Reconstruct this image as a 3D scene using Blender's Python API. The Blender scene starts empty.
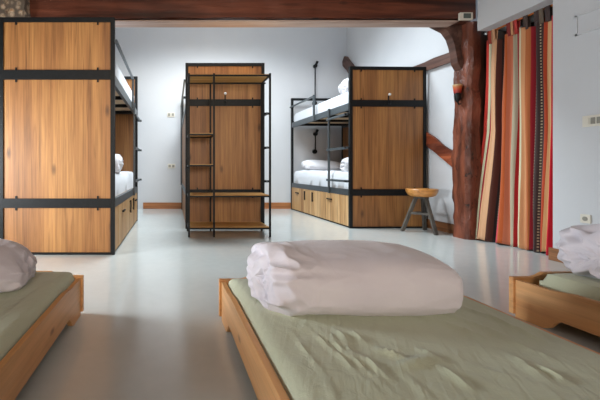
import bpy, bmesh, math, random
from mathutils import Vector, Matrix, noise, Euler
random.seed(7)
PI = math.pi
SC = bpy.context.scene
COL = SC.collection

# ------------------------------------------------------------------ camera
cam_d = bpy.data.cameras.new('camera')
cam = bpy.data.objects.new('camera', cam_d)
COL.objects.link(cam)
cam.location = (0, 0, 0.82)
cam.rotation_euler = (PI/2, 0, 0)
cam_d.sensor_width = 36.0
cam_d.lens = 36.0*345/600
cam_d.shift_x = (300-173)/600
cam_d.shift_y = -(200-168)/600
cam_d.clip_start = 0.02
SC.camera = cam

# ------------------------------------------------------------------ world, lights, exposure
W = bpy.data.worlds.new('world'); SC.world = W
W.use_nodes = True
W.node_tree.nodes['Background'].inputs[0].default_value = (0.72, 0.85, 1.0, 1)
W.node_tree.nodes['Background'].inputs[1].default_value = 1.0

def area(name, loc, target, sx, sy, power, color, spread=180):
    d = bpy.data.lights.new(name, 'AREA')
    d.shape = 'RECTANGLE'; d.size = sx; d.size_y = sy
    d.energy = power; d.color = color
    d.spread = math.radians(spread)
    o = bpy.data.objects.new(name, d); COL.objects.link(o)
    o.location = loc
    o.rotation_euler = (Vector(target)-Vector(loc)).to_track_quat('-Z', 'Y').to_euler()
    return o
# daylight through the low window in the left wall
area('window_light', (-2.72, 2.15, 0.85), (0, 1.95, 0.6), 0.9, 0.95, 160, (0.90, 0.96, 1.0))
# daylight from the roof light over the bunks
area('roof_light', (0.7, 5.0, 4.12), (0.7, 4.6, 0), 2.2, 1.2, 240, (0.83, 0.94, 1.0), 140)
# daylight from the window behind the camera
area('rear_window_light', (0.3, -2.40, 1.75), (0.3, 3, 1.75), 2.6, 1.1, 32, (1.0, 0.84, 0.68), 75)

SC.view_settings.view_transform = 'Standard'
SC.view_settings.look = 'None'
SC.view_settings.exposure = 0.0
SC.view_settings.gamma = 1.0
SC.view_settings.use_curve_mapping = False
SC.cycles.max_bounces = 8
SC.cycles.diffuse_bounces = 5
SC.cycles.use_denoising = True

# ------------------------------------------------------------------ materials
def srgb(h):
    h = h.lstrip('#')
    v = [int(h[i:i+2], 16)/255 for i in (0, 2, 4)]
    return tuple((c/12.92 if c <= 0.04045 else ((c+0.055)/1.055)**2.4) for c in v) + (1,)

class NT:
    def __init__(s, name, rough=0.5, metal=0.0, spec=0.5, coat=0.0, coat_rough=0.1, sheen=0.0):
        s.m = bpy.data.materials.new(name); s.m.use_nodes = True
        s.t = s.m.node_tree; s.n = s.t.nodes; s.b = s.n['Principled BSDF']
        s.b.inputs['Roughness'].default_value = rough
        s.b.inputs['Metallic'].default_value = metal
        s.b.inputs['Specular IOR Level'].default_value = spec
        s.b.inputs['Coat Weight'].default_value = coat
        s.b.inputs['Coat Roughness'].default_value = coat_rough
        s.b.inputs['Sheen Weight'].default_value = sheen
        tc = s.n.new('ShaderNodeTexCoord'); s.obj = tc.outputs['Object']; s.uv = tc.outputs['UV']
    def link(s, a, b): s.t.links.new(a, b)
    def mapping(s, scale, src=None, loc=(0, 0, 0), rot=(0, 0, 0)):
        m = s.n.new('ShaderNodeMapping'); s.link(src or s.obj, m.inputs[0])
        m.inputs['Scale'].default_value = scale; m.inputs['Location'].default_value = loc
        m.inputs['Rotation'].default_value = rot
        return m.outputs[0]
    def noise(s, vec, scale=1, detail=4, rough=0.55, dist=0.0):
        x = s.n.new('ShaderNodeTexNoise'); s.link(vec, x.inputs['Vector'])
        x.inputs['Scale'].default_value = scale; x.inputs['Detail'].default_value = detail
        x.inputs['Roughness'].default_value = rough; x.inputs['Distortion'].default_value = dist
        return x.outputs['Fac']
    def ramp(s, fac, stops, interp='LINEAR'):
        r = s.n.new('ShaderNodeValToRGB'); r.color_ramp.interpolation = interp
        e = r.color_ramp.elements
        while len(e) < len(stops): e.new(0.5)
        for el, (p, c) in zip(e, stops): el.position = p; el.color = srgb(c) if isinstance(c, str) else c
        s.link(fac, r.inputs[0]); return r.outputs[0]
    def mix(s, fac, a, b, mode='MIX'):
        x = s.n.new('ShaderNodeMix'); x.data_type = 'RGBA'; x.blend_type = mode
        for v, i in ((fac, 0), (a, 6), (b, 7)):
            if isinstance(v, (int, float)): x.inputs[i].default_value = v
            elif isinstance(v, str): x.inputs[i].default_value = srgb(v)
            elif isinstance(v, tuple): x.inputs[i].default_value = v
            else: s.link(v, x.inputs[i])
        return x.outputs[2]
    def color(s, c):
        if isinstance(c, str): s.b.inputs['Base Color'].default_value = srgb(c)
        else: s.link(c, s.b.inputs['Base Color'])
    def bump(s, h, strength=0.3, dist=0.01):
        b = s.n.new('ShaderNodeBump'); b.inputs['Strength'].default_value = strength
        b.inputs['Distance'].default_value = dist
        s.link(h, b.inputs['Height']); s.link(b.outputs[0], s.b.inputs['Normal'])

def wood(name, axis, cols, fine=60, knots=True, rough=0.5, bump=0.15, seed=0.0, coat=0.0, gmix=0.6, smix=0.5, kscale=None, pits=False):
    """grain running along axis; cols = dark, mid, light, knot"""
    w = NT(name, rough=rough, coat=coat, coat_rough=0.25)
    def sc(a, b): return tuple(a if i != axis else b for i in range(3))
    v = w.mapping((1, 1, 1), loc=(seed, seed*1.7, seed*0.6))
    broad = w.noise(w.mapping(sc(7, 0.55), v), 1, 3, 0.5, 0.6)
    grain = w.noise(w.mapping(sc(fine, 1.6), v), 1, 5, 0.6, 0.4)
    streak = w.noise(w.mapping(sc(26, 0.9), v), 1, 3, 0.6, 1.2)
    base = w.ramp(broad, [(0.30, cols[0]), (0.5, cols[1]), (0.70, cols[2])])
    g = w.ramp(grain, [(0.34, '#a8a29c'), (0.60, '#ffffff')])
    c = w.mix(gmix, base, g, 'MULTIPLY')
    st = w.ramp(streak, [(0.28, '#7f6c5c'), (0.40, '#ffffff')])
    c = w.mix(smix, c, st, 'MULTIPLY')
    if knots:
        vo = w.n.new('ShaderNodeTexVoronoi'); vo.feature = 'F1'
        w.link(w.mapping(kscale or sc(4.2, 1.7), v, loc=(.3, .3, .3)), vo.inputs['Vector']); vo.inputs['Scale'].default_value = 1.0
        k = w.ramp(vo.outputs['Distance'], [(0.03, (1, 1, 1, 1)), (0.13, (0, 0, 0, 1))])
        c = w.mix(k, c, cols[3])
    if pits:
        pn = w.noise(w.mapping(sc(9, 4), v), 1, 4, 0.6, 1.5)
        c = w.mix(w.ramp(pn, [(0.34, (1, 1, 1, 1)), (0.39, (0, 0, 0, 1))]), c, cols[3])
        c = w.mix(w.ramp(w.noise(w.mapping(sc(5, 2.2), v, loc=(4, 4, 4)), 1, 3), [(0.50, (0, 0, 0, 1)), (0.66, (.45, .45, .45, 1))]), c, '#9a5a44')
        w.color(c); w.bump(pn, .9, 0.02); return w.m
    w.color(c); w.bump(grain, bump, 0.004)
    return w.m

M = {}
# laminate of the bunks, grain vertical
M['panel'] = wood('oak_panel', 2, ('#80542f', '#9f6c3c', '#b6824a', '#4d341f'), seed=1.3, fine=75, gmix=.6, smix=.5)
M['shelf_wood'] = wood('shelf_wood', 0, ('#a5743f', '#c79450', '#dcae6a', '#7a5230'), knots=False, seed=3.1)
M['drawer_wood'] = wood('drawer_wood', 2, ('#a3764a', '#c79a66', '#dbb585', '#6f4c30'), seed=5.2)
M['slats'] = wood('slat_wood', 0, ('#d8b48e', '#e6c6a0', '#eed4b4', '#a07850'), knots=False)
M['pine'] = wood('pine', 1, ('#cd915a', '#d9a26a', '#e2b07a', '#7e4e2e'), fine=30, rough=0.42, bump=0.08, seed=2.2, gmix=.35, smix=.25, kscale=(.01, 3.4, 7.5))
M['pine_end'] = wood('pine_end', 0, ('#cd915a', '#d9a26a', '#e2b07a', '#7e4e2e'), fine=30, rough=0.42, bump=0.08, knots=False, gmix=.35, smix=.25)
M['base_x'] = wood('baseboard_wood_x', 0, ('#8b5530', '#a96b3e', '#bd7d4b', '#5a341d'), fine=40, rough=0.5)
M['base_y'] = wood('baseboard_wood_y', 1, ('#6b4227', '#8a5a36', '#a5714a', '#4b2c19'), fine=40, rough=0.5)
M['beam'] = wood('beam_wood', 0, ('#331a12', '#5c2f1f', '#7c4530', '#1a0e0a'), fine=22, rough=0.45, bump=0.9, seed=0.4)
M['brace_dark'] = wood('dark_brace_wood', 1, ('#3c2620', '#5e4036', '#7a5a4e', '#22140f'), fine=22, rough=0.5, bump=0.9, seed=6.4)
M['post'] = wood('post_wood', 2, ('#3c1c13', '#663524', '#8a4c34', '#150b08'), fine=16, rough=0.40, bump=1.0, seed=7.7, smix=.8, pits=True)
M['brace'] = wood('brace_wood', 1, ('#5e2a1a', '#8c4226', '#a85836', '#22120d'), fine=22, rough=0.5, bump=0.7, seed=4.7, pits=True)
M['stool_seat'] = wood('stool_seat_wood', 0, ('#a9682f', '#cc8a45', '#dfa45e', '#5d3316'), fine=30, rough=0.35, bump=0.2, knots=False)
M['stool_leg'] = wood('stool_leg_wood', 2, ('#3a352f', '#55504a', '#6b655c', '#26221e'), fine=40, rough=0.7, bump=0.4, knots=False)

w = NT('black_metal', rough=0.5, metal=0.0, spec=0.25)
w.color(w.ramp(w.noise(w.mapping((1, 1, 1)), 30, 2), [(0.3, '#101112'), (0.7, '#17191a')])); M['metal'] = w.m
w = NT('side_lit_metal', rough=0.4, metal=0.2, spec=0.5)  # same bunk metal, with light on its side faces put into the colour
w.color(w.ramp(w.noise(w.mapping((1, 1, 1)), 30, 2), [(0.3, '#41474b'), (0.7, '#4b5256')])); M['rail'] = w.m
w = NT('steel', rough=0.3, metal=0.9); w.color('#b9bcbc'); M['steel'] = w.m
w = NT('copper_rod', rough=0.35, metal=0.6); w.color('#c4733a'); M['copper'] = w.m
w = NT('white_plastic', rough=0.4); w.color('#d8d2c4'); M['plastic'] = w.m
w = NT('white_paint_metal', rough=0.4); w.color('#d5d5d3'); M['white'] = w.m
w = NT('grey_screen', rough=0.25); w.color('#5d665f'); M['screen'] = w.m
w = NT('switch_grey', rough=0.4); w.color('#8d8a80'); M['switch'] = w.m
w = NT('red_shade', rough=0.5)
tcz = w.n.new('ShaderNodeSeparateXYZ'); w.link(w.obj, tcz.inputs[0])
mr = w.n.new('ShaderNodeMapRange'); w.link(tcz.outputs['Z'], mr.inputs['Value'])
mr.inputs['From Min'].default_value = 0.0; mr.inputs['From Max'].default_value = 0.10
w.color(w.ramp(mr.outputs[0], [(0.0, '#7c1a14'), (0.35, '#a8321f'), (0.7, '#b8622f'), (1.0, '#b9a67c')])); M['shade'] = w.m

# painted concrete floor
w = NT('floor_paint', rough=0.2, spec=0.5, coat=0.5, coat_rough=0.10)
f1 = w.noise(w.mapping((1, 1, 1)), 1.3, 4); f2 = w.noise(w.mapping((1, 1, 1)), 14, 5)
c = w.ramp(f1, [(0.3, '#c4c9c7'), (0.7, '#cacecb')])
c = w.mix(0.08, c, w.ramp(f2, [(0.35, '#c4c4c4'), (0.65, '#ffffff')]), 'MULTIPLY')
w.color(c); w.bump(w.noise(w.mapping((1, 1, 1)), 9, 4), 0.08, 0.01); M['floor'] = w.m
# plaster
w = NT('wall_plaster', rough=0.85, spec=0.2)
c = w.ramp(w.noise(w.mapping((1, 1, 1)), 1.1, 4), [(0.3, '#c4c5c8'), (0.7, '#cacbcd')])
w.color(c); w.bump(w.noise(w.mapping((1, 1, 1)), 22, 5), 0.12, 0.01); M['wall'] = w.m
w = NT('ceiling_boards', rough=0.7)
w.color(w.ramp(w.noise(w.mapping((14, 0.8, 1)), 1, 4), [(0.3, '#3f271b'), (0.7, '#664029')])); M['ceil_wood'] = w.m
M['recess_wood'] = wood('dark_door_post', 2, ('#2c1912', '#43271b', '#553424', '#150c08'), fine=30, rough=0.5, bump=0.5, seed=9.1)
M['lit_underside'] = wood('lit_underside', 0, ('#9a7d70', '#b39a8e', '#c4b0a4', '#7a5d50'), fine=30, rough=0.7, gmix=.3, smix=.3, knots=False)  # beam underside, floor bounce put into a paler colour
w = NT('dark_room_backing', rough=0.8)
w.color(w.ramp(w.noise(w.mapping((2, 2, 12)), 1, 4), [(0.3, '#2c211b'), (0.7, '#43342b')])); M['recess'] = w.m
# stone
w = NT('rubble_stone', rough=0.9)
vo = w.n.new('ShaderNodeTexVoronoi'); vo.feature = 'F1'; w.link(w.mapping((1, 1, 1)), vo.inputs['Vector']); vo.inputs['Scale'].default_value = 16
sn = w.noise(w.mapping((1, 1, .6)), 26, 6, 0.7)
c = w.ramp(sn, [(0.36, '#6b5443'), (0.46, '#a58c70'), (0.55, '#d3c2aa'), (0.64, '#b98a5e')])
c = w.mix(w.ramp(vo.outputs['Distance'], [(0.25, (0, 0, 0, 1)), (0.6, (1, 1, 1, 1))]), c, '#6a5e52')
w.color(c); w.bump(sn, 0.9, 0.03); M['stone'] = w.m
# cloth
def cloth(name, a, b, crease=0.3, sheen=0.2):
    w = NT(name, rough=0.85, spec=0.2, sheen=sheen)
    n1 = w.noise(w.mapping((1, 1, 1)), 3.5, 4)
    w.color(w.ramp(n1, [(0.3, a), (0.7, b)]))
    n2 = w.noise(w.mapping((1, 1, 1)), 16, 5, 0.6, 0.8)
    rot = w.mapping((1, 1, 1), rot=(0, 0, 0.45)); n3 = w.noise(w.mapping((34, 3.2, 20), rot), 1, 3, 0.5, 0.6)
    ad = w.n.new('ShaderNodeMath'); ad.operation = 'MULTIPLY_ADD'; w.link(n3, ad.inputs[0]); ad.inputs[1].default_value = crease; w.link(n2, ad.inputs[2])
    w.bump(ad.outputs[0], 0.25 if crease < .5 else .45, 0.012)
    return w.m
M['green'] = cloth('green_sheet', '#b8bda3', '#c0c5ac', .9)
M['linen'] = cloth('white_linen', '#d8d6da', '#e0dee2')
M['duvet'] = cloth('duvet_cotton', '#cfcad2', '#d9d4da')
M['mattress'] = cloth('mattress_white', '#d4d6dc', '#dcdee2')

# ------------------------------------------------------------------ mesh helpers
class MB:
    def __init__(s): s.bm = bmesh.new()
    def box(s, x0, x1, y0, y1, z0, z1):
        x0, x1 = min(x0, x1), max(x0, x1); y0, y1 = min(y0, y1), max(y0, y1); z0, z1 = min(z0, z1), max(z0, z1)
        v = [s.bm.verts.new(p) for p in ((x0,y0,z0),(x1,y0,z0),(x1,y1,z0),(x0,y1,z0),(x0,y0,z1),(x1,y0,z1),(x1,y1,z1),(x0,y1,z1))]
        for f in ((0,3,2,1),(4,5,6,7),(0,1,5,4),(1,2,6,5),(2,3,7,6),(3,0,4,7)): s.bm.faces.new([v[i] for i in f])
        return s
    def bar(s, a, b, w, h=None):
        """square bar from a to b"""
        a, b = Vector(a), Vector(b); h = h or w
        d = (b-a).normalized(); up = Vector((0, 0, 1)) if abs(d.z) < 0.9 else Vector((0, 1, 0))
        r = d.cross(up).normalized()*w/2; u = r.cross(d).normalized()*h/2
        v = []
        for p in (a, b):
            for q in (-r-u, r-u, r+u, -r+u): v.append(s.bm.verts.new(p+q))
        for f in ((3,2,1,0),(4,5,6,7),(0,1,5,4),(1,2,6,5),(2,3,7,6),(3,0,4,7)): s.bm.faces.new([v[i] for i in f])
        return s
    def tube(s, pts, rad, n=14):
        pts = [Vector(p) for p in pts]
        rads = rad if isinstance(rad, (list, tuple)) else [rad]*len(pts)
        rings = []
        for i, p in enumerate(pts):
            d = (pts[min(i+1, len(pts)-1)]-pts[max(i-1, 0)]).normalized()
            up = Vector((0, 0, 1)) if abs(d.z) < 0.9 else Vector((0, 1, 0))
            r = d.cross(up).normalized(); u = r.cross(d).normalized()
            rings.append([s.bm.verts.new(p + (r*math.cos(2*PI*k/n)+u*math.sin(2*PI*k/n))*rads[i]) for k in range(n)])
        for a, b in zip(rings, rings[1:]):
            for k in range(n): s.bm.faces.new([a[k], a[(k+1)%n], b[(k+1)%n], b[k]])
        s.bm.faces.new(rings[0][::-1]); s.bm.faces.new(rings[-1])
        return s
    def lathe(s, prof, n=40, c=(0, 0, 0)):
        rings = []
        for r, z in prof:
            rings.append([s.bm.verts.new((c[0]+r*math.cos(2*PI*k/n), c[1]+r*math.sin(2*PI*k/n), c[2]+z)) for k in range(n)])
        for a, b in zip(rings, rings[1:]):
            for k in range(n): s.bm.faces.new([a[k], a[(k+1)%n], b[(k+1)%n], b[k]])
        s.bm.faces.new(rings[0][::-1]); s.bm.faces.new(rings[-1])
        return s
    def prism(s, pts, ext, axis=1):
        """pts 2D outline in the plane normal to axis, ext=(lo,hi)"""
        def P(p, e):
            q = [0, 0, 0]; o = [i for i in range(3) if i != axis]
            q[o[0]], q[o[1]], q[axis] = p[0], p[1], e; return q
        a = [s.bm.verts.new(P(p, ext[0])) for p in pts]; b = [s.bm.verts.new(P(p, ext[1])) for p in pts]
        n = len(pts)
        for k in range(n): s.bm.faces.new([a[k], a[(k+1)%n], b[(k+1)%n], b[k]])
        s.bm.faces.new(a[::-1]); s.bm.faces.new(b)
        return s
    def build(s, name, mat, parent=None, bevel=0.0, smooth=False, loc=None):
        bmesh.ops.recalc_face_normals(s.bm, faces=s.bm.faces)
        if bevel: bmesh.ops.bevel(s.bm, geom=s.bm.edges[:]+s.bm.verts[:], offset=bevel, segments=2, profile=0.7, affect='EDGES', clamp_overlap=True)
        if smooth:
            for f in s.bm.faces: f.smooth = True
        me = bpy.data.meshes.new(name); s.bm.to_mesh(me); s.bm.free()
        me.materials.append(mat)
        if smooth:
            try: me.set_sharp_from_angle(angle=math.radians(40))
            except Exception: pass
        o = bpy.data.objects.new(name, me); COL.objects.link(o)
        if parent: o.parent = parent
        if loc: o.location = loc
        return o

def tag(o, label, cat, group=None):
    o['label'] = label; o['category'] = cat
    if group: o['group'] = group
    return o
def thing(name, label, cat, loc=(0, 0, 0), rz=0, group=None):
    o = bpy.data.objects.new(name, None); COL.objects.link(o)
    o.empty_display_size = 0.1
    o.location = loc; o.rotation_euler = (0, 0, rz)
    return tag(o, label, cat, group)
def struct(name, mb, mat, parent=None, **k):
    o = mb.build(name, mat, parent, **k)
    if not parent: o['kind'] = 'structure'
    return o

# ------------------------------------------------------------------ room shell
XL, XR, YB, YF = -2.6, 3.50, 6.95, -2.5
struct('floor', MB().box(XL-0.3, 4.3, YF-0.2, YB+0.2, -0.1, 0), M['floor'])
struct('wall_back', MB().box(XL-0.2, XR+0.6, YB, YB+0.2, 0, 4.3), M['wall'])
# right wall: back part, lintel over the curtained opening, near part
struct('wall_right', MB().box(XR, XR+0.29, 4.14, YB, 0, 4.3).box(3.38, 3.75, 3.83, 4.14, 2.84, 4.3), M['wall'])
wr = MB(); wr.box(3.38, 3.75, YF, 3.07, 0, 4.3); wr.box(3.38, 3.75, 3.07, 3.83, 2.34, 4.3)
struct('wall_right', wr, M['wall'])
struct('wall_right', MB().box(3.75, 3.85, 2.9, 4.3, 0, 2.45), M['recess'])  # added dark backing; the dark room beyond is put into its colour
# left wall with a low window
wl = MB(); wl.box(XL-0.3, XL, YF, 1.70, 0, 4.3); wl.box(XL-0.3, XL, 2.60, YB, 0, 4.3)
wl.box(XL-0.3, XL, 1.70, 2.60, 0, 0.38); wl.box(XL-0.3, XL, 1.70, 2.60, 1.32, 4.3)
struct('wall_left', wl, M['wall'])
wf = MB(); wf.box(XL-0.2, 3.75, YF-0.2, YF, 0, 1.1); wf.box(XL-0.2, 3.75, YF-0.2, YF, 2.4, 4.3)
wf.box(XL-0.2, -1.1, YF-0.2, YF, 1.1, 2.4); wf.box(1.7, 3.75, YF-0.2, YF, 1.1, 2.4)
struct('wall_front', wf, M['wall'])
struct('ceiling', MB().box(XL-0.2, 3.75, YF-0.2, 4.02, 2.80, 2.9), M['ceil_wood'])
cb = MB(); cb.box(XL-0.2, 3.75, 3.84, 4.3, 4.2, 4.3); cb.box(XL-0.2, 3.75, 5.7, YB+.2, 4.2, 4.3)
cb.box(XL-0.2, -0.5, 4.3, 5.7, 4.2, 4.3); cb.box(1.9, 3.75, 4.3, 5.7, 4.2, 4.3)
struct('ceiling', cb, M['wall'])
struct('wall_front', MB().box(XL-.2, 3.75, 3.88, 3.98, 2.9, 4.2), M['wall'])
# window frames
def win_frame(name, a, b, fixed, axis, nbars):
    f = MB()
    (u0, z0), (u1, z1) = a, b
    def bx(p0, p1, q0, q1):
        if axis == 0: f.box(fixed-0.03, fixed+0.03, p0, p1, q0, q1)
        else: f.box(p0, p1, fixed-0.03, fixed+0.03, q0, q1)
    bx(u0, u1, z0, z0+0.04); bx(u0, u1, z1-0.04, z1); bx(u0, u0+0.04, z0, z1); bx(u1-0.04, u1, z0, z1)
    for i in range(1, nbars): u = u0+(u1-u0)*i/nbars; bx(u-0.015, u+0.015, z0, z1)
    return struct(name, f, M['base_y'])
win_frame('window_1', (1.70, 0.38), (2.60, 1.32), XL-0.06, 0, 2)
win_frame('window_2', (-1.1, 1.1), (1.7, 2.4), YF-0.05, 1, 3)
# baseboards
struct('baseboard_back', MB().box(-0.6, 2.5, YB-0.018, YB, 0, 0.125), M['base_x'], bevel=0.003)
struct('baseboard_right', MB().box(XR-0.018, XR, 4.1, YB-0.02, 0, 0.12), M['base_y'], bevel=0.003)
struct('baseboard_right', MB().box(3.362, 3.38, 2.60, 3.09, 0, 0.11), M['base_y'], bevel=0.003)
struct('baseboard_right', MB().box(3.362, 3.38, YF, 2.60, 0, 0.05), M['base_y'], bevel=0.003)

# ------------------------------------------------------------------ rough timbers
def rough_prism(levels, sub=14, amp=0.012, seed=0.0, freq=5.0, lead=None):
    """levels: list of closed rings (same count) of 3D points; returns MB with noise-displaced subdivided skin"""
    mb = MB(); rings = []
    for a, b in zip(levels, levels[1:]):
        steps = sub if b is not levels[-1] else sub+1
        for i in range(steps):
            t = i/sub; rings.append([Vector(p).lerp(Vector(q), t) for p, q in zip(a, b)])
    n0 = len(rings[0]); dense = []
    for r in rings:
        d = []
        for k in range(n0):
            p, q = r[k], r[(k+1) % n0]
            for j in range(5): d.append(p.lerp(q, j/5))
        c = sum(d, Vector())/len(d); out = []
        for p in d:
            nv = noise.noise(p*freq+Vector((seed, 0, 0)))*amp + noise.noise(p*freq*3.1+Vector((0, seed, 0)))*amp*0.45
            out.append(p+(p-c).normalized()*nv)
        dense.append(out)
    vs = [[mb.bm.verts.new(p) for p in r] for r in dense]; n = len(vs[0])
    for a, b in zip(vs, vs[1:]):
        for k in range(n): mb.bm.faces.new([a[k], a[(k+1)%n], b[(k+1)%n], b[k]])
    mb.bm.faces.new(vs[0][::-1]); mb.bm.faces.new(vs[-1])
    return mb
def ring_yz(x, y0, y1, z0, z1): return [(x, y0, z0), (x, y1, z0), (x, y1, z1), (x, y0, z1)]

b = rough_prism([ring_yz(-1.62, 3.84, 4.02, 2.48, 2.83), ring_yz(0.8, 3.84, 4.02, 2.50, 2.83), ring_yz(3.37, 3.84, 4.02, 2.485, 2.83)], sub=60, amp=0.010, seed=3.3)
tag(b.build('ceiling_beam', M['beam'], smooth=True), 'long dark red-brown timber beam across the top of the room', 'beam')

post = thing('timber_post', 'rough upright timber post between the white wall and the striped curtain', 'post', (3.45, 4.03, 0))
def pring(z, l, f=0.0):
    return [(3.352+l-3.45, 0.10, z), (3.350+l*0.6-3.45+f, -0.07, z), (3.39+f-3.45, -0.10, z), (3.50-3.45, -0.10, z), (3.50-3.45, 0.10, z)]
lv = [pring(0, 0), pring(0.25, 0.0), pring(0.9, -0.01), pring(1.25, 0.0, .01), pring(1.55, 0.03, 0.02), pring(1.75, 0.0, .02), pring(2.05, 0.015, .03), pring(2.49, 0.0, 0.03)]
rough_prism(lv, sub=9, amp=0.018, seed=8.0, freq=6).build('post_body', M['post'], post, smooth=True)
kn = [(-.44, 2.56), (-.375, 2.49), (-.25, 2.43), (-.19, 2.346), (-.155, 2.24), (-.125, 2.05), (-.07, 1.95), (-.02, 1.93), (0.03, 2.0), (0.03, 2.56)]
MB().prism(kn, (0.0, 0.10), 1).build('knee_brace', M['brace_dark'], post, bevel=0.012, smooth=True)
struct('trim_1', MB().box(3.505, 3.62, 3.95, 4.12, 0, 2.48), M['recess_wood'], bevel=.006)
struct('beam_lit_underside', MB().box(-1.6, 3.2, 3.862, 4.03, 2.462, 2.474), M['lit_underside'])  # added strip under the beam, painted pale as its bounce-lit underside

def brace(name, a, b, h, label, seed, t=0.10, mat='brace'):
    a, b = Vector(a), Vector(b); d = (b-a).normalized(); u = Vector((0, -d.z, d.y)); u = u if u.z > 0 else -u
    def R(p, k): return [p+u*h/2*k+Vector((-t, 0, 0)), p+u*h/2*k, p-u*h/2*k, p-u*h/2*k+Vector((-t, 0, 0))]
    m = rough_prism([R(a, 1), R((a+b)/2, 0.95), R(b, 1)], sub=12, amp=0.012, seed=seed, freq=6)
    tag(m.build(name, M[mat], smooth=True), label, 'timber brace')
brace('timber_brace', (3.484, 4.14, 0.84), (3.484, 5.6, 1.82), 0.155, 'slanting red timber brace rising from the post behind the stool', 1.0, 0.03)
brace('timber_brace', (3.484, 4.14, 2.20), (3.484, 6.2, 2.24), 0.13, 'level timber rail joining the post above the right bunk bed', 2.0, 0.03, 'brace_dark')
brace('timber_brace', (3.484, 6.93, 2.98), (3.484, 6.25, 2.32), 0.16, 'short dark timber end showing above the white duvet of the top right berth', 5.0, 0.07, 'brace_dark')

sp = MB(); sp = rough_prism([[(-2.58, 3.72, z), (-1.60, 3.72, z), (-1.60, 4.2, z), (-2.58, 4.2, z)] for z in (0, 1.4, 2.2, 2.79)], sub=12, amp=0.03, seed=9, freq=9)
tag(sp.build('stone_pillar', M['stone'], smooth=True), 'rubble stone pillar showing above the left bunk bed', 'pillar')

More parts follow.
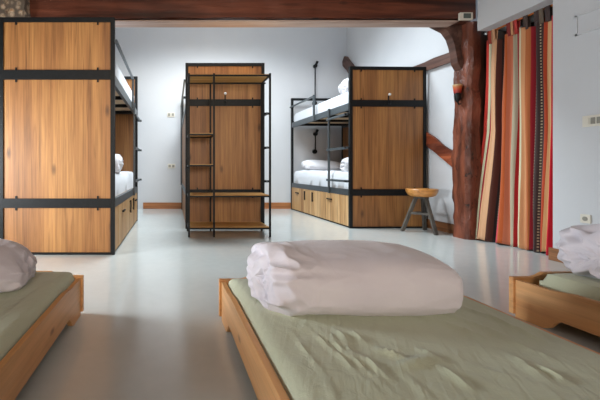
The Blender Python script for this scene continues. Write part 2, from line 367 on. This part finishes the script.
# ------------------------------------------------------------------ bunk beds
def bunk(loc, Wd, L, H, s, label, ladder, both=False, back_panel=False, hook=False):
    """s=+1: open side at local x=0 and body towards +x; s=-1 mirrored. ladder 'front' or 'back'"""
    t = thing('bunk_bed', label, 'bunk bed', loc)
    B = lambda x0, x1, y0, y1, z0, z1, n, m, par=None, bv=0.002: MB().box(s*x0, s*x1, y0, y1, z0, z1).build(n, m, par or t, bevel=bv)
    P = 0.04
    e0, e1, f0, f1 = 1.655, 1.745, 0.443, 0.532
    for x, y in ((0, 0), (Wd-P, 0), (0, L-P), (Wd-P, L-P)):
        B(x, x+P, y, y+P, 0, H, 'post', M['metal'])
    for y in (0, L-P):
        B(P, Wd-P, y+.002, y+P-.002, H-0.045, H, 'top_rail', M['metal'])
        B(P, Wd-P, y-.001, y+P-.002, e0, e1, 'end_rail', M['metal'])
        B(P, Wd-P, y-.001, y+P-.002, f0, f1, 'end_rail', M['metal'])
        B(P, Wd-P, y+.004, y+P-.004, 0.0, 0.02, 'foot_rail', M['metal'])
    # end panels with small clips
    ys = [0.012] + ([L-P+0.012] if back_panel else [])
    for y in ys:
        for z0, z1 in ((0.022, f0), (f1, e0), (e1, H-0.045)):
            p = B(P, Wd-P, y, y+0.018, z0, z1, 'end_panel', M['panel'])
            if y < 0.1:
                zs = [z0+0.012, z1-0.012] if z0 > 0.1 else [z1-0.012]
                for z in zs[:2]:
                    for x in (P+0.12, Wd-P-0.12):
                        MB().box(s*(x-.008), s*(x+.008), y-0.008, y, z-0.012, z+0.012).build('clip', M['metal'], p)
    # side beams
    for x in (0, Wd-P):
        B(x+.002, x+P-.002, P, L-P, 1.615, 1.71, 'side_beam', M['rail'])
        B(x+.002, x+P-.002, P, L-P, f0, f1-.005, 'side_beam', M['rail'])
    B(Wd-.032, Wd-.012, P, L-P, f1, 1.612, 'side_panel', M['panel'])
    # berth bases
    n = 12
    B(P, Wd-P, P, L-P, 1.665, 1.68, 'berth_base', M['slats'])
    for i in range(4):
        y = P+0.26+i*(L-2*P-0.52)/3
        B(P, Wd-P, y-.015, y+.015, 1.625, 1.664, 'cross_bar', M['metal'], bv=0)
    B(P, Wd-P, P, L-P, 0.50, 0.515, 'berth_base', M['slats'])
    B(Wd-.034, Wd-.014, P, L-P, 0.0, 0.44, 'back_board', M['panel'])
    B(0.03, 0.05, P, L-P, 0.0, 0.02, 'foot_rail', M['metal'])
    # storage fronts
    spans = [('drawer', .255, .885), ('cabinet_door', .885, 1.215), ('cabinet_door', 1.215, 1.545), ('drawer', 1.545, L-P)]
    B(0.006, 0.024, P, .253, 0.022, f0-.003, 'filler_panel', M['drawer_wood'])
    di = 0
    for kind, a, b in spans:
        p = B(0.004, 0.022, a+.002, b-.002, 0.022, f0-.003, kind, M['drawer_wood'], bv=0.0015)
        if kind == 'drawer':
            c = (a+b)/2
            MB().bar((s*-0.010, c-.075, .35), (s*-0.010, c+.075, .35), .014, .018).bar((s*-0.010, c-.06, .35), (s*.006, c-.06, .35), .010).bar((s*-0.010, c+.06, .35), (s*.006, c+.06, .35), .010).build('handle', M['metal'], p)
        else:
            c = b-.05 if di == 0 else a+.27
            di += 1
            MB().bar((s*-0.012, c, .25), (s*-0.012, c, .41), .016, .016).bar((s*-0.012, c, .27), (s*.006, c, .27), .010).bar((s*-0.012, c, .39), (s*.006, c, .39), .010).build('handle', M['metal'], p)
    # ladder and hand rail on the open side
    if ladder == 'front': ly, ya, yb, hp = 0.57, P, L-P/2, 1.09
    else: ly, ya, yb, hp = L-0.60, 0.0, L-0.76, 1.39
    B(-.024, 0.0, ly-.015, ly+.015, .44, 1.72, 'ladder_post', M['rail'])
    ry0, ry1 = (0.0, ly+.02) if ladder == 'front' else (ly-.02, L)
    for z in (1.555, 1.095, .64):
        r = MB().box(s*-.046, s*-.024, ry0, ry1, z-.016, z+.016).build('ladder_rung', M['rail'], t, bevel=.002)
        for yy in (P/2, ) if ladder == 'front' else (L-P/2, ):
            MB().tube([(s*0.0, yy, z), (s*-.062, yy, z)], .015, 12).build('end_bolt', M['metal'], r, smooth=True)
    zr = 2.02
    if ladder == 'front':
        MB().bar((s*-.012, hp, zr), (s*-.012, L, zr), .026).bar((s*-.012, hp, 1.62), (s*-.012, hp, zr+.02), .032).build('guard_rail', M['rail'], t, bevel=.003)
    else:
        MB().bar((s*-.012, 0.0, zr), (s*-.012, hp, zr), .026).bar((s*-.012, hp, 1.62), (s*-.012, hp, zr+.013), .026).build('guard_rail', M['rail'], t, bevel=.003)
    if both:
        MB().bar((s*(Wd+.012), .0, 2.0), (s*(Wd+.012), L-.3, 2.0), .026).bar((s*(Wd+.012), L-.3, 0.5), (s*(Wd+.012), L-.3, 2.013), .026).build('guard_rail', M['rail'], t, bevel=.003)
    if hook:
        hx = s*Wd*0.5
        k = MB().bar((hx, -.006, 1.70), (hx, -.006, 1.80), .014, .010).tube([(hx, -.006, 1.69), (hx, -.05, 1.685), (hx, -.06, 1.71)], .007).build('coat_hook', M['metal'], t)
        MB().lathe([(0.001, -.018), (.014, -.012), (.019, 0), (.014, .012), (.001, .018)], 16, (hx, -.03, 1.815)).build('hook_knob', M['white'], k, smooth=True)
    return t
bunk((-0.551, 3.252, 0), 1.092, 2.14, 2.243, -1, 'nearest bunk bed, filling the left edge under the stone pillar', 'back', back_panel=True)
bunk((1.232, 4.640, 0), 1.064, 2.20, 2.235, -1, 'bunk bed behind the open metal clothes rack', 'front', both=True, hook=True)
bunk((2.398, 4.676, 0), 1.060, 2.17, 2.20, 1, 'bunk bed by the timber post, with drawers and white bedding in view', 'front', hook=True).rotation_euler = (0, 0, math.radians(1.6))

# ------------------------------------------------------------------ bedding
def ridge(p, a, b, w):
    """gaussian ridge around the polyline a-b (2D)"""
    ax, ay = a; bx, by = b; dx, dy = bx-ax, by-ay; L2 = dx*dx+dy*dy
    t = ((p[0]-ax)*dx+(p[1]-ay)*dy)/L2; tc = max(0, min(1, t))
    q = (p[0]-ax-dx*tc, p[1]-ay-dy*tc); d2 = q[0]**2+q[1]**2
    fade = math.sin(PI*max(0.0, min(1.0, t))) if 0 < t < 1 else 0
    return math.exp(-d2/(2*w*w))*fade

def slab(x0, x1, y0, y1, z0, z1, rad=0.05, step=0.03, amp=0.006, seed=0.0, folds=(), freq=4.0, aniso=(1, 1)):
    """soft mattress: rounded box with a displaced top"""
    mb = MB(); nx = max(6, int((x1-x0)/step)); ny = max(6, int((y1-y0)/step))
    def prof(u, lo, hi):   # denser near the borders
        return lo+(hi-lo)*(0.5-0.5*math.cos(PI*u))*0.35+(hi-lo)*u*0.65
    def H(x, y):
        e = min(x-x0, x1-x, y-y0, y1-y)
        k = 1.0 if e >= rad else math.sqrt(max(0.0, 1-(1-e/rad)**2))
        z = z1-rad*(1-k)
        v = Vector((x*freq*aniso[0], y*freq*aniso[1], seed))
        n1 = noise.noise(v); n2 = 1-abs(noise.noise(v*2.3+Vector((0, 0, 5))))*2
        m = min(1.0, e/0.08)
        z += (n1*amp + n2*amp*0.5)*m
        z += max([ridge((x, y), a, b, w)*h for a, b, w, h in folds] or [0])*m
        return z
    g = [[mb.bm.verts.new((prof(i/nx, x0, x1), prof(j/ny, y0, y1), H(prof(i/nx, x0, x1), prof(j/ny, y0, y1)))) for j in range(ny+1)] for i in range(nx+1)]
    for i in range(nx):
        for j in range(ny): mb.bm.faces.new([g[i][j], g[i+1][j], g[i+1][j+1], g[i][j+1]])
    loop = [g[i][0] for i in range(nx+1)]+[g[nx][j] for j in range(1, ny+1)]+[g[i][ny] for i in range(nx-1, -1, -1)]+[g[0][j] for j in range(ny-1, 0, -1)]
    cx, cy = (x0+x1)/2, (y0+y1)/2
    prev = loop; n = len(loop)
    zt = z1-rad
    for zz in (zt*0.6+z0*0.4, z0+.01, z0):
        cur = []
        for v in loop:
            off = 0.006*noise.noise(Vector((v.co.x*6, v.co.y*6, zz*9+seed))) if zz > z0+.005 else -0.01
            d = Vector((1 if v.co.x >= x1-1e-4 else (-1 if v.co.x <= x0+1e-4 else 0), 1 if v.co.y >= y1-1e-4 else (-1 if v.co.y <= y0+1e-4 else 0), 0))
            cur.append(mb.bm.verts.new((v.co.x+d.x*off, v.co.y+d.y*off, zz)))
        for k in range(n): mb.bm.faces.new([prev[(k+1) % n], prev[k], cur[k], cur[(k+1) % n]])
        prev = cur
    mb.bm.faces.new(prev)
    return mb

def duvet(Lx, Dy, Hz, seed=0.0, wr=0.010, nu=110, nv=96, sq=2.6, left=1.0, right=1.0, cap=0.10, slump=0.0, roll=0.0, taper=0.0):
    """folded and rolled duvet lying along x, resting on z=0, centred at origin.
    left / right: how crumpled and layered each end is"""
    mb = MB(); rings = []; c = 0.20; zmin = -Hz/2*0.93
    for i in range(nu+1):
        u = i/nu
        if u < c: th = (u/c)*PI/2; k = max(0.0, math.sin(th))**0.62; x = -Lx/2+cap*(1-math.sin(th)**1.0 if False else (1-math.sin(th)))*0+cap*(1-math.cos(th))
        elif u > 1-c: th = ((1-u)/c)*PI/2; k = max(0.0, math.sin(th))**0.62; x = Lx/2-cap*(1-math.cos(th))
        else: k = 1.0; x = -Lx/2+cap+(Lx-2*cap)*(u-c)/(1-2*c)
        ring = []
        tt = (x+Lx/2)/Lx; el = left*max(0, 1-tt/0.30)**1.3; er = right*max(0, 1-(1-tt)/0.22)**1.3
        prof = 1+0.05*math.sin(PI*tt)-0.06*left*max(0, .35-tt)/.35
        for j in range(nv):
            a = 2*PI*j/nv; ca, sa = math.cos(a), math.sin(a)
            y = math.copysign(abs(ca)**(2/sq), ca)*Dy/2; z = math.copysign(abs(sa)**(2/sq), sa)*Hz/2
            P = Vector((x*2.2+seed, ca*0.9, sa*0.9))
            bulge = prof+0.09*noise.noise(P)
            y *= k*bulge; z *= k*bulge
            if taper: z = -Hz/2+(z+Hz/2)*(1-taper*max(0, (tt-.35)/.65)**1.3)
            if sa > 0: z -= slump*max(0, tt-.75)*sa
            # long wrinkles: stretched along x on the body, radial on the ends
            Q = Vector((x*3.5+seed, ca*1.6+sa*.4, sa*1.6))
            R = Vector((x*9+seed, ca*3.4, sa*3.4))
            d = wr*(0.9*noise.noise(Q)+0.35*(1-2*abs(noise.noise(R))))*(0.35+0.5*(el+er))
            d += wr*1.15*(el+er)*(1-2.4*abs(noise.noise(Vector((x*13, ca*2.1+seed, sa*2.1)))))
            dv = Vector((0, y, z)); dv = dv.normalized() if dv.length > 1e-6 else dv
            xo = 0.0
            if k < 1.0:
                sg = -1 if u < .5 else 1; e = left if u < .5 else right
                n5 = noise.noise(Vector((y*9+seed, z*9, sg))); n6 = 1-2*abs(noise.noise(Vector((y*15, z*24+seed, sg))))
                layer = math.cos((k*1.9+a/(2*PI)+roll)*2*PI)
                xo = sg*e*(0.030*n5+0.014*n6+0.016*layer*k)*(1-k**4)
            ring.append(Vector((x+xo, y, z))+dv*d*min(1, k*2))
        rings.append(ring)
    vs = []
    for ring in rings:
        row = []
        for p in ring:
            z = p.z
            if z < zmin: z = zmin+(z-zmin)*0.04
            row.append(mb.bm.verts.new((p.x, p.y, z-zmin)))
        vs.append(row)
    for a, b in zip(vs, vs[1:]):
        for j in range(nv): mb.bm.faces.new([a[j], a[(j+1) % nv], b[(j+1) % nv], b[j]])
    bmesh.ops.remove_doubles(mb.bm, verts=mb.bm.verts, dist=1e-5)
    return mb

# bunk mattresses
BA = math.radians(1.6)
def turn(x, y, a): # about the front corner of the bunk by the post
    dx, dy = x-2.398, y-4.676; return (2.398+dx*math.cos(a)-dy*math.sin(a), 4.676+dx*math.sin(a)+dy*math.cos(a))
def bmat(x0, x1, y0, y1, z0, z1, label, seed, amp=0.008):
    o = slab(x0-(x0+x1)/2, x1-(x0+x1)/2, y0-(y0+y1)/2, y1-(y0+y1)/2, 0, z1-z0, 0.05, 0.035, amp, seed).build('mattress', M['mattress'], smooth=True, loc=((x0+x1)/2, (y0+y1)/2, z0))
    if x0 > 2:
        o.rotation_euler = (0, 0, BA); o.location.x, o.location.y = turn(o.location.x, o.location.y, BA)
    tag(o, label, 'mattress')
bmat(2.445, 3.36, 4.73, 6.80, .516, .765, 'white-sheeted mattress in the lower berth of the bunk by the timber post', 1, 0.018)
bmat(2.445, 3.36, 4.73, 6.80, 1.681, 1.90, 'white-sheeted mattress in the upper berth of the bunk by the timber post', 2)
bmat(-1.58, -.600, 3.30, 5.34, .516, .765, 'pale mattress in the lower berth of the nearest left bunk', 3)
bmat(-1.58, -.600, 3.30, 5.34, 1.681, 1.985, 'pale mattress behind the hand rail at the top of the left bunk', 4)
bmat(.21, 1.185, 4.69, 6.79, .516, .765, 'mattress in the lower berth behind the clothes rack', 5)

def put(mb, name, mat, label, cat, loc, rot=(0, 0, 0), group=None):
    o = mb.build(name, mat, smooth=True, loc=loc); o.rotation_euler = rot
    return tag(o, label, cat, group)
put(duvet(.70, .46, .17, seed=5, wr=.014, nu=60, nv=48, sq=2.0, cap=.2), 'pillow', M['linen'], 'white pillow at the far end of the lower berth by the post', 'pillow', (2.80, 6.50, .79), (0.2, 0.05, .05))
put(duvet(.80, .42, .22, seed=15, wr=.016, nu=60, nv=48), 'duvet', M['linen'], 'crumpled white duvet at the near end of the lower berth by the post', 'duvet', (2.88, 5.0, .757), (0, 0, .1))
put(duvet(.80, .42, .23, seed=25, wr=.016, nu=60, nv=48), 'duvet', M['linen'], 'white duvet heaped on the upper berth beside the short timber end', 'duvet', (2.86, 4.98, 1.893), (0, 0, -.1))
put(duvet(.72, .50, .235, seed=35, wr=.016, nu=60, nv=48), 'duvet', M['linen'], 'bunched white duvet in the lower berth of the nearest left bunk', 'duvet', (-.96, 3.98, .757), (0, 0, 0))

# ------------------------------------------------------------------ clothes rack
rk = thing('clothes_rack', 'open black metal clothes rack with wooden shelves', 'clothes rack', (0.19, 4.10, 0))
RW, RD, RH = 0.963, 0.39, 1.945
for x in (0, 0.297, RW):
    for y in (0, RD):
        if x == RW and y == 0: continue
        MB().bar((x, y, 0), (x, y, RH), .022).build('post', M['metal'], rk, bevel=.002)
MB().bar((RW, 0, 0), (RW, 0, RH), .022).build('post', M['metal'], rk, bevel=.002)
for z, x0, x1 in ((RH-.011, 0, RW), (.495, 0, RW), (.115, 0, RW), (1.232, 0, .297), (.862, 0, .297)):
    fr = MB()
    for y in (0, RD): fr.bar((x0+.011, y, z-.014), (x1-.011, y, z-.014), .018, .018)
    for x in (x0, x1): fr.bar((x, .011, z-.014), (x, RD-.011, z-.014), .018, .018)
    sh = MB().box(x0+.010, x1-.010, .010, RD-.010, z-.010, z+.006).build('shelf', M['shelf_wood'], rk, bevel=.002)
    fr.build('shelf_frame', M['metal'], sh)
hr = MB().tube([(.297, RD/2, RH-.07), (RW, RD/2, RH-.07)], .010, 12).build('hanging_rail', M['metal'], rk, smooth=True)

# ------------------------------------------------------------------ stool
st = thing('stool', 'small three-legged stool with a pale wooden seat by the right bunk', 'stool', (3.185, 4.42, 0))
prof = [(.001, .455), (.11, .455), (.145, .470), (.170, .515), (.174, .545), (.168, .554), (.14, .546), (.08, .536), (.001, .533)]
MB().lathe(prof, 48).build('seat', M['stool_seat'], st, smooth=True)
MB().lathe([(.001, .43), (.075, .43), (.075, .456), (.001, .456)], 24).build('seat_mount', M['stool_leg'], st, smooth=True)
lg = []
for a in (162, 277, 45):
    ra = math.radians(a); c, s_ = math.cos(ra), math.sin(ra)
    MB().bar((c*.215, s_*.215, 0), (c*.06, s_*.06, .45), .040, .030).build('leg', M['stool_leg'], st, bevel=.004)
pts = [(math.cos(math.radians(a))*.125, math.sin(math.radians(a))*.125, .24) for a in (162, 277, 45)]
for i in range(3): MB().bar(pts[i], pts[(i+1) % 3], .018, .028).build('stretcher', M['stool_leg'], st, bevel=.003)

# ------------------------------------------------------------------ low pine beds
def pine_bed(loc, rz, Wd, L, label, hz=.205):
    """origin at the far left corner on the floor, bed runs towards -y (to the camera)"""
    t = thing('single_bed', label, 'bed', loc, rz, 'low pine beds')
    def side(x0, x1):
        pts = []
        def add(y, z): pts.append((y, z))
        add(0, 0); add(0, hz)
        add(-.16, hz); add(-.20, hz+.004); add(-.26, hz+.012); add(-L+.26, hz+.012); add(-L+.16, hz)
        add(-L, hz); add(-L, 0); add(-L+.13, 0); add(-L+.16, .012); add(-L+.185, .045); add(-L+.21, .065)
        add(-.21, .065); add(-.185, .045); add(-.16, .012); add(-.13, 0)
        return MB().prism(pts, (x0, x1), 0)
    side(0, .024).build('side_rail', M['pine'], t, bevel=.002)
    side(Wd-.024, Wd).build('side_rail', M['pine'], t, bevel=.002)
    for y in (0.0, -L-.024):
        pts = [(-.012, .018), (-.012, hz+.012), (.11, hz+.012), (.14, hz+.020), (.17, hz+.035), (Wd-.17, hz+.035), (Wd-.14, hz+.020), (Wd-.11, hz+.012), (Wd+.012, hz+.012), (Wd+.012, .018)]
        MB().prism(pts, (y, y+.024), 1).build('end_board', M['pine_end'], t, bevel=.003)
    for i in range(12):
        y = -.12-i*(L-.24)/11
        MB().box(.024, Wd-.024, y-.03, y+.03, .075, .09).build('slat', M['slats'], t)
    return t
CB = (.262, 1.862, 0); rc = math.radians(1.1)
pine_bed(CB, rc, 1.115, 2.0, 'central low pine bed in the foreground under the rolled duvet')
pine_bed((1.885, 1.90, 0), math.radians(3.5), 1.0, 2.0, 'low pine bed at the right edge of the room')
pine_bed((-1.50, 1.925, 0), 0, .985, 2.0, 'low pine bed in the lower left corner')

# centre mattress folds, in mattress coordinates (x from left, y 0 = far end, to -2)
folds = []
def P2(px, py, h=.585):
    d = h*345/(py-168); X = (px-173)*d/345
    v = Vector((X-CB[0], d-CB[1], 0)); v.rotate(Euler((0, 0, -rc))); return (v.x, v.y)
for (a, b, w, hh) in [((300, 322), (384, 400), .006, .007), ((312, 326), (396, 398), .006, .008), ((322, 330), (372, 372), .005, .008),
                     ((335, 330), (352, 352), .008, .010), ((352, 352), (395, 385), .009, .012), ((345, 330), (372, 350), .006, .008), ((372, 350), (410, 362), .010, .014),
                     ((391, 372), (440, 358), .016, .016), ((415, 350), (445, 366), .010, .012), ((433, 365), (480, 397), .008, .010),
                     ((456, 305), (557, 348), .010, .010), ((470, 300), (600, 352), .008, .006), ((440, 312), (540, 352), .010, .007), ((480, 330), (573, 370), .007, .006),
                     ((531, 364), (573, 388), .006, .010), ((500, 350), (560, 392), .008, .008), ((430, 318), (500, 345), .008, .007), ((300, 345), (330, 385), .006, .005), ((290, 330), (318, 372), .006, .005)]:
    folds.append((P2(*a), P2(*b), w*.8, min(hh, .011)*1.25))
for i in range(26):
    x = random.uniform(.1, 1.0); y = random.uniform(-1.9, -.75); a = random.uniform(-1.9, -1.0) if random.random() < .6 else random.uniform(-.6, .3); l = random.uniform(.1, .4)
    folds.append(((x, y), (x+l*math.cos(a), y+l*math.sin(a)), random.uniform(.004, .009), random.uniform(.003, .006)))
def mattress(parent_loc, rz, Wd, L, zt, label, seed, folds=(), step=.03, amp=.004, inset=0.0):
    o = slab(.030+inset, Wd-.030, -L+.01, -.012-inset, 0, zt-.092, .05, step, amp, seed, folds, freq=5).build('mattress', M['green'], smooth=True, loc=(parent_loc[0], parent_loc[1], .092))
    o.rotation_euler = (0, 0, rz); tag(o, label, 'mattress')
mattress(CB, rc, 1.115, 2.0, .240, 'wrinkled pale green mattress under the central rolled duvet', 1.0, folds, .011, .004)
mattress((1.885, 1.90, 0), math.radians(3.5), 1.0, 2.0, .268, 'pale green mattress on the bed at the right edge', 2.0, inset=.045)
mattress((-1.50, 1.925, 0), 0, .985, 2.0, .258, 'green mattress on the bed in the lower left corner', 3.0, [((.9, -1.2), (.93, -.3), .01, .006), ((.84, -1.4), (.9, -.2), .012, .006), ((.5, -.9), (.8, -.1), .012, .005)], .02)

put(duvet(.775, .49, .245, seed=2.0, wr=.022, nu=190, nv=170, sq=2.7, right=.35, cap=.085, slump=.10), 'duvet', M['duvet'], 'large rolled white duvet lying across the central green mattress', 'duvet', (.757, 1.54, .234), (0, 0, math.radians(4)))
put(duvet(.80, .48, .28, seed=12.0, wr=.028, nu=140, nv=120, sq=2.3, left=1.3), 'duvet', M['duvet'], 'folded white duvet on the bed at the right edge', 'duvet', (2.47, 1.68, .262), (0, 0, math.radians(3)))
put(duvet(.70, .50, .275, seed=22.0, wr=.030, nu=140, nv=120, sq=2.0, left=.8, right=.7, cap=.16, taper=.45), 'duvet', M['duvet'], 'crumpled pinkish duvet on the bed in the lower left corner', 'duvet', (-1.05, 1.66, .252), (0, 0, math.radians(12)))

# ------------------------------------------------------------------ curtain
seq = [(485, '#c23a30'), (486.3, '#c4c2a0'), (488, '#9a2228'), (490.5, '#c99a74'), (495.5, '#4d2a20'), (497.5, '#2a201d'), (500.5, '#cc2f40'), (503, '#b0552a'), (507.5, '#b8694c'), (511, '#aaa088'), (514, '#a01f1f'),  # near-black entry puts the shade of the deep fold into the stripes
       (520.3, '#d8d0ac'), (523, '#cf9468'), (526.5, '#b5683c'), (530.2, '#b02a34'), (533.8, '#463634'), (543.5, '#b8482a'), (546, '#dcac7c'), (550, '#b8ac80'), (552.5, '#cc1f30')]
seq += [(560.5, '#a01f1f')]
u_of = lambda px: (px-484)/82
w = NT('striped_curtain', rough=0.85, spec=0.2, sheen=0.2)
sx = w.n.new('ShaderNodeSeparateXYZ'); w.link(w.uv, sx.inputs[0])
c = w.ramp(sx.outputs['X'], [(0.0, seq[0][1])]+[(u_of(p), h) for p, h in seq[1:]], 'CONSTANT')
# woven dotted bands on the dark stripe
wv = w.n.new('ShaderNodeTexWave'); wv.wave_type = 'BANDS'; wv.bands_direction = 'Y'; wv.inputs['Scale'].default_value = 11.0
w.link(w.uv, wv.inputs['Vector'])
def band(lo, hi):
    a = w.n.new('ShaderNodeMath'); a.operation = 'GREATER_THAN'; w.link(sx.outputs['X'], a.inputs[0]); a.inputs[1].default_value = u_of(lo)
    b_ = w.n.new('ShaderNodeMath'); b_.operation = 'LESS_THAN'; w.link(sx.outputs['X'], b_.inputs[0]); b_.inputs[1].default_value = u_of(hi)
    m_ = w.n.new('ShaderNodeMath'); m_.operation = 'MULTIPLY'; w.link(a.outputs[0], m_.inputs[0]); w.link(b_.outputs[0], m_.inputs[1]); return m_.outputs[0]
th = w.n.new('ShaderNodeMath'); th.operation = 'GREATER_THAN'; w.link(wv.outputs['Fac'], th.inputs[0]); th.inputs[1].default_value = 0.55
for lo, hi in ((536.8, 537.6), (540.6, 541.6), (498.6, 499.4)):
    mm = w.n.new('ShaderNodeMath'); mm.operation = 'MULTIPLY'; w.link(th.outputs[0], mm.inputs[0]); w.link(band(lo, hi), mm.inputs[1])
    c = w.mix(mm.outputs[0], c, '#b5a585')
w.color(c); w.bump(w.noise(w.mapping((300, 300, 60)), 1, 3), 0.15, 0.003); M['curtain'] = w.m

RZ, RX = 2.335, 3.53
cur = thing('curtain', 'red, orange, cream and brown striped curtain hung beside the timber post', 'curtain', (RX, 3.5, 0))
mb = MB(); uvl = mb.bm.loops.layers.uv.new('UVMap')
NU, NV = 300, 60; grid = []
folds_px = [(499, 1.5, .10), (514.5, 2.2, .05), (533, 1.8, .05), (547, 1.8, .035), (489, .9, .04), (507, 1.5, -.02), (525, 2.0, -.03), (540, 2, -.015), (494, 1.2, -.03)]
for i in range(NU+1):
    u = i/NU; px = 484+82*u; row = []
    for j in range(NV+1):
        v = j/NV; z = 0.012+v*(2.235-.012)
        low = max(0, 1-v/0.55)
        left = max(0, 1-(px-484)/36)
        pxs = px-6.0*low**1.2*left-7.0*low*max(0, (px-522)/40)+2.5*left*max(0, v-.6)/.4+ .8*math.sin(v*7+px*.25)*min(1, (1-v)*3)
        Y = RX*345/(pxs-173)
        x = 0.0
        for c0, wd, am in folds_px: x += am*math.exp(-((px-c0)/wd)**2/2)
        x += 0.024*math.sin((px-484)*.78+.5*math.sin(v*3))*(.55+.45*(1-v)) + 0.012*noise.noise(Vector((px*.22, v*2.2, 1))) + .006*noise.noise(Vector((px*.5, v*9, 1)))*low
        X = x*(0.8+.2*math.sin(v*3+px)) - .10*low**1.1*left
        zz = z + (.010*math.sin(px*.45) if j == 0 else 0) + (.02*math.sin(px*.21) if j == NV else 0)
        row.append((mb.bm.verts.new((X, Y-3.5, zz)), (u, v*2.2)))
    grid.append(row)
for i in range(NU):
    for j in range(NV):
        q = [grid[i][j], grid[i+1][j], grid[i+1][j+1], grid[i][j+1]]
        f = mb.bm.faces.new([a[0] for a in q])
        for lp, a in zip(f.loops, q): lp[uvl].uv = a[1]
o = mb.build('curtain_cloth', M['curtain'], cur, smooth=True)
so = o.modifiers.new('thick', 'SOLIDIFY'); so.thickness = 0.003
for i, (px, col) in enumerate([(491, '#9a3a2c'), (494.5, '#b98a66'), (510, '#7d2a26'), (513.5, '#c08a62'), (516.5, '#a8322c'), (527, '#4a3a34'), (538, '#463634'), (542.5, '#6a5a4c'), (549, '#463634')]):
    Y = RX*345/(px-173)-3.5
    wm = NT('tab_cloth', rough=0.85); wm.color(col)
    r = .020; hw = .022
    ring = [(-.012, 2.20)]+[(r*math.cos(a)*-1, RZ+r*math.sin(a)) for a in [k*PI/10 for k in range(11)]]+[(.012, 2.20)]
    m = MB(); A = [m.bm.verts.new((x, Y-hw, z)) for x, z in ring]; Bv = [m.bm.verts.new((x, Y+hw, z)) for x, z in ring]
    for k in range(len(ring)-1): m.bm.faces.new([A[k], A[k+1], Bv[k+1], Bv[k]])
    t_ = m.build('curtain_tab', wm.m, cur, smooth=True); so = t_.modifiers.new('thick', 'SOLIDIFY'); so.thickness = 0.004
rod = thing('curtain_rod', 'thin copper-coloured rod carrying the striped curtain', 'curtain rod', (RX, 3.5, RZ))
MB().tube([(0, -.44, 0), (0, .375, 0)], .011, 14).build('rod', M['copper'], rod, smooth=True)
MB().lathe([(.001, -.02), (.018, -.014), (.024, 0), (.018, .014), (.001, .02)], 16, (0, .385, 0)).build('finial', M['steel'], rod, smooth=True)

# ------------------------------------------------------------------ wall fittings
def outlet(X, Y, z, label, on, gang=2):
    t = thing('wall_socket', label, 'socket', (X, Y, z))
    if on == 'back':
        MB().box(-.075, .075, -.012, 0, -.045, .045).build('plate', M['plastic'], t, bevel=.003)
        for k in (-.037, .037):
            MB().box(k-.024, k+.024, -.017, -.010, -.026, .026).build('socket_insert', M['switch'], t, bevel=.004)
    return t
outlet((171-173)*6.95/345, 6.95, 1.895, 'upper twin wall socket on the back wall left of the clothes rack', 'back')
outlet((171.5-173)*6.95/345, 6.95, .86, 'lower twin wall socket on the back wall left of the clothes rack', 'back')
sw = thing('light_switch', 'cream switch plate on the right wall beyond the curtain', 'light switch', (3.38, 2.765, 1.20))
MB().box(-.012, 0, -.075, .075, -.045, .045).build('plate', M['plastic'], sw, bevel=.003)
for k, mt in ((.04, 'plastic'), (.0, 'switch'), (-.04, 'switch')):
    MB().box(-.018, -.011, k-.014, k+.014, -.026, .026).build('rocker', M[mt], sw, bevel=.002)
so_ = thing('wall_socket', 'cream wall socket just above the duvet on the right wall', 'socket', (3.38, 2.82, .405))
MB().box(-.012, 0, -.035, .035, -.035, .035).build('plate', M['plastic'], so_, bevel=.003)
MB().tube([(-.011, 0, 0), (-.015, 0, 0)], .018, 20).build('socket_insert', M['switch'], so_)
hp_ = thing('access_panel', 'flush white framed cover high on the right wall beyond the curtain', 'wall panel', (3.38, 2.75, 2.01))
MB().box(-.006, 0, -.16, .13, -.075, .075).build('panel', M['wall'], hp_, bevel=.002)
fr = MB()
for y0, y1, z0, z1 in ((-.17, .14, .07, .085), (-.17, .14, -.085, -.07), (-.17, -.155, -.085, .085), (.125, .14, -.085, .085)): fr.box(-.014, 0, y0, y1, z0, z1)
fr.build('frame', M['wall'], hp_)
th_ = thing('thermostat', 'small white thermostat with grey screen at the right end of the beam', 'thermostat', (3.235, 3.83, 2.485))
MB().box(-.07, .07, -.03, .0, -.03, .05).build('casing', M['plastic'], th_, bevel=.005)
MB().box(-.035, .045, -.034, -.028, -.015, .038).build('screen', M['screen'], th_, bevel=.002)

def rod_lamp(X, z, ln, label):
    t = thing('reading_lamp', label, 'wall lamp', (X, 6.95, z))
    MB().tube([(0, 0, 0), (0, -.03, 0)], .045, 24).build('wall_mount', M['metal'], t, smooth=True)
    MB().tube([(0, -.045, 0), (0, -.045, ln)], .011, 12).build('stem', M['metal'], t, smooth=True)
    MB().tube([(0, -.02, ln), (0, -.075, ln)], .036, 20).build('joint', M['metal'], t, smooth=True)
    MB().tube([(0, -.06, ln), (.03, -.09, ln+.085)], [.020, .026], 16).build('lamp_head', M['metal'], t, smooth=True)
rod_lamp(2.845, 2.12, .74, 'tall black rod lamp on the back wall above the upper right berth')
rod_lamp(2.85, 1.15, .35, 'short black rod lamp on the back wall inside the lower right berth')

sc_ = thing('wall_sconce', 'small tapered cream to red lamp shade on a dark holder fixed to the timber post', 'wall lamp', (3.315, 4.02, 1.69))
def taper(z0, z1, r0, r1, n=4):
    return MB().lathe([(r0, z0), (r1, z1)], 24)
taper(0.0, .10, .034, .047).build('lamp_shade', M['shade'], sc_, smooth=True)
MB().lathe([(.012, -.10), (.030, -.07), (.034, -.02), (.028, .0)], 20).build('holder', M['metal'], sc_, smooth=True)
MB().bar((.0, 0, -.05), (.05, .02, -.05), .02).tube([(0, 0, -.10), (0.02, 0, -.13), (.05, .02, -.12)], .008, 8).build('bracket', M['metal'], sc_)
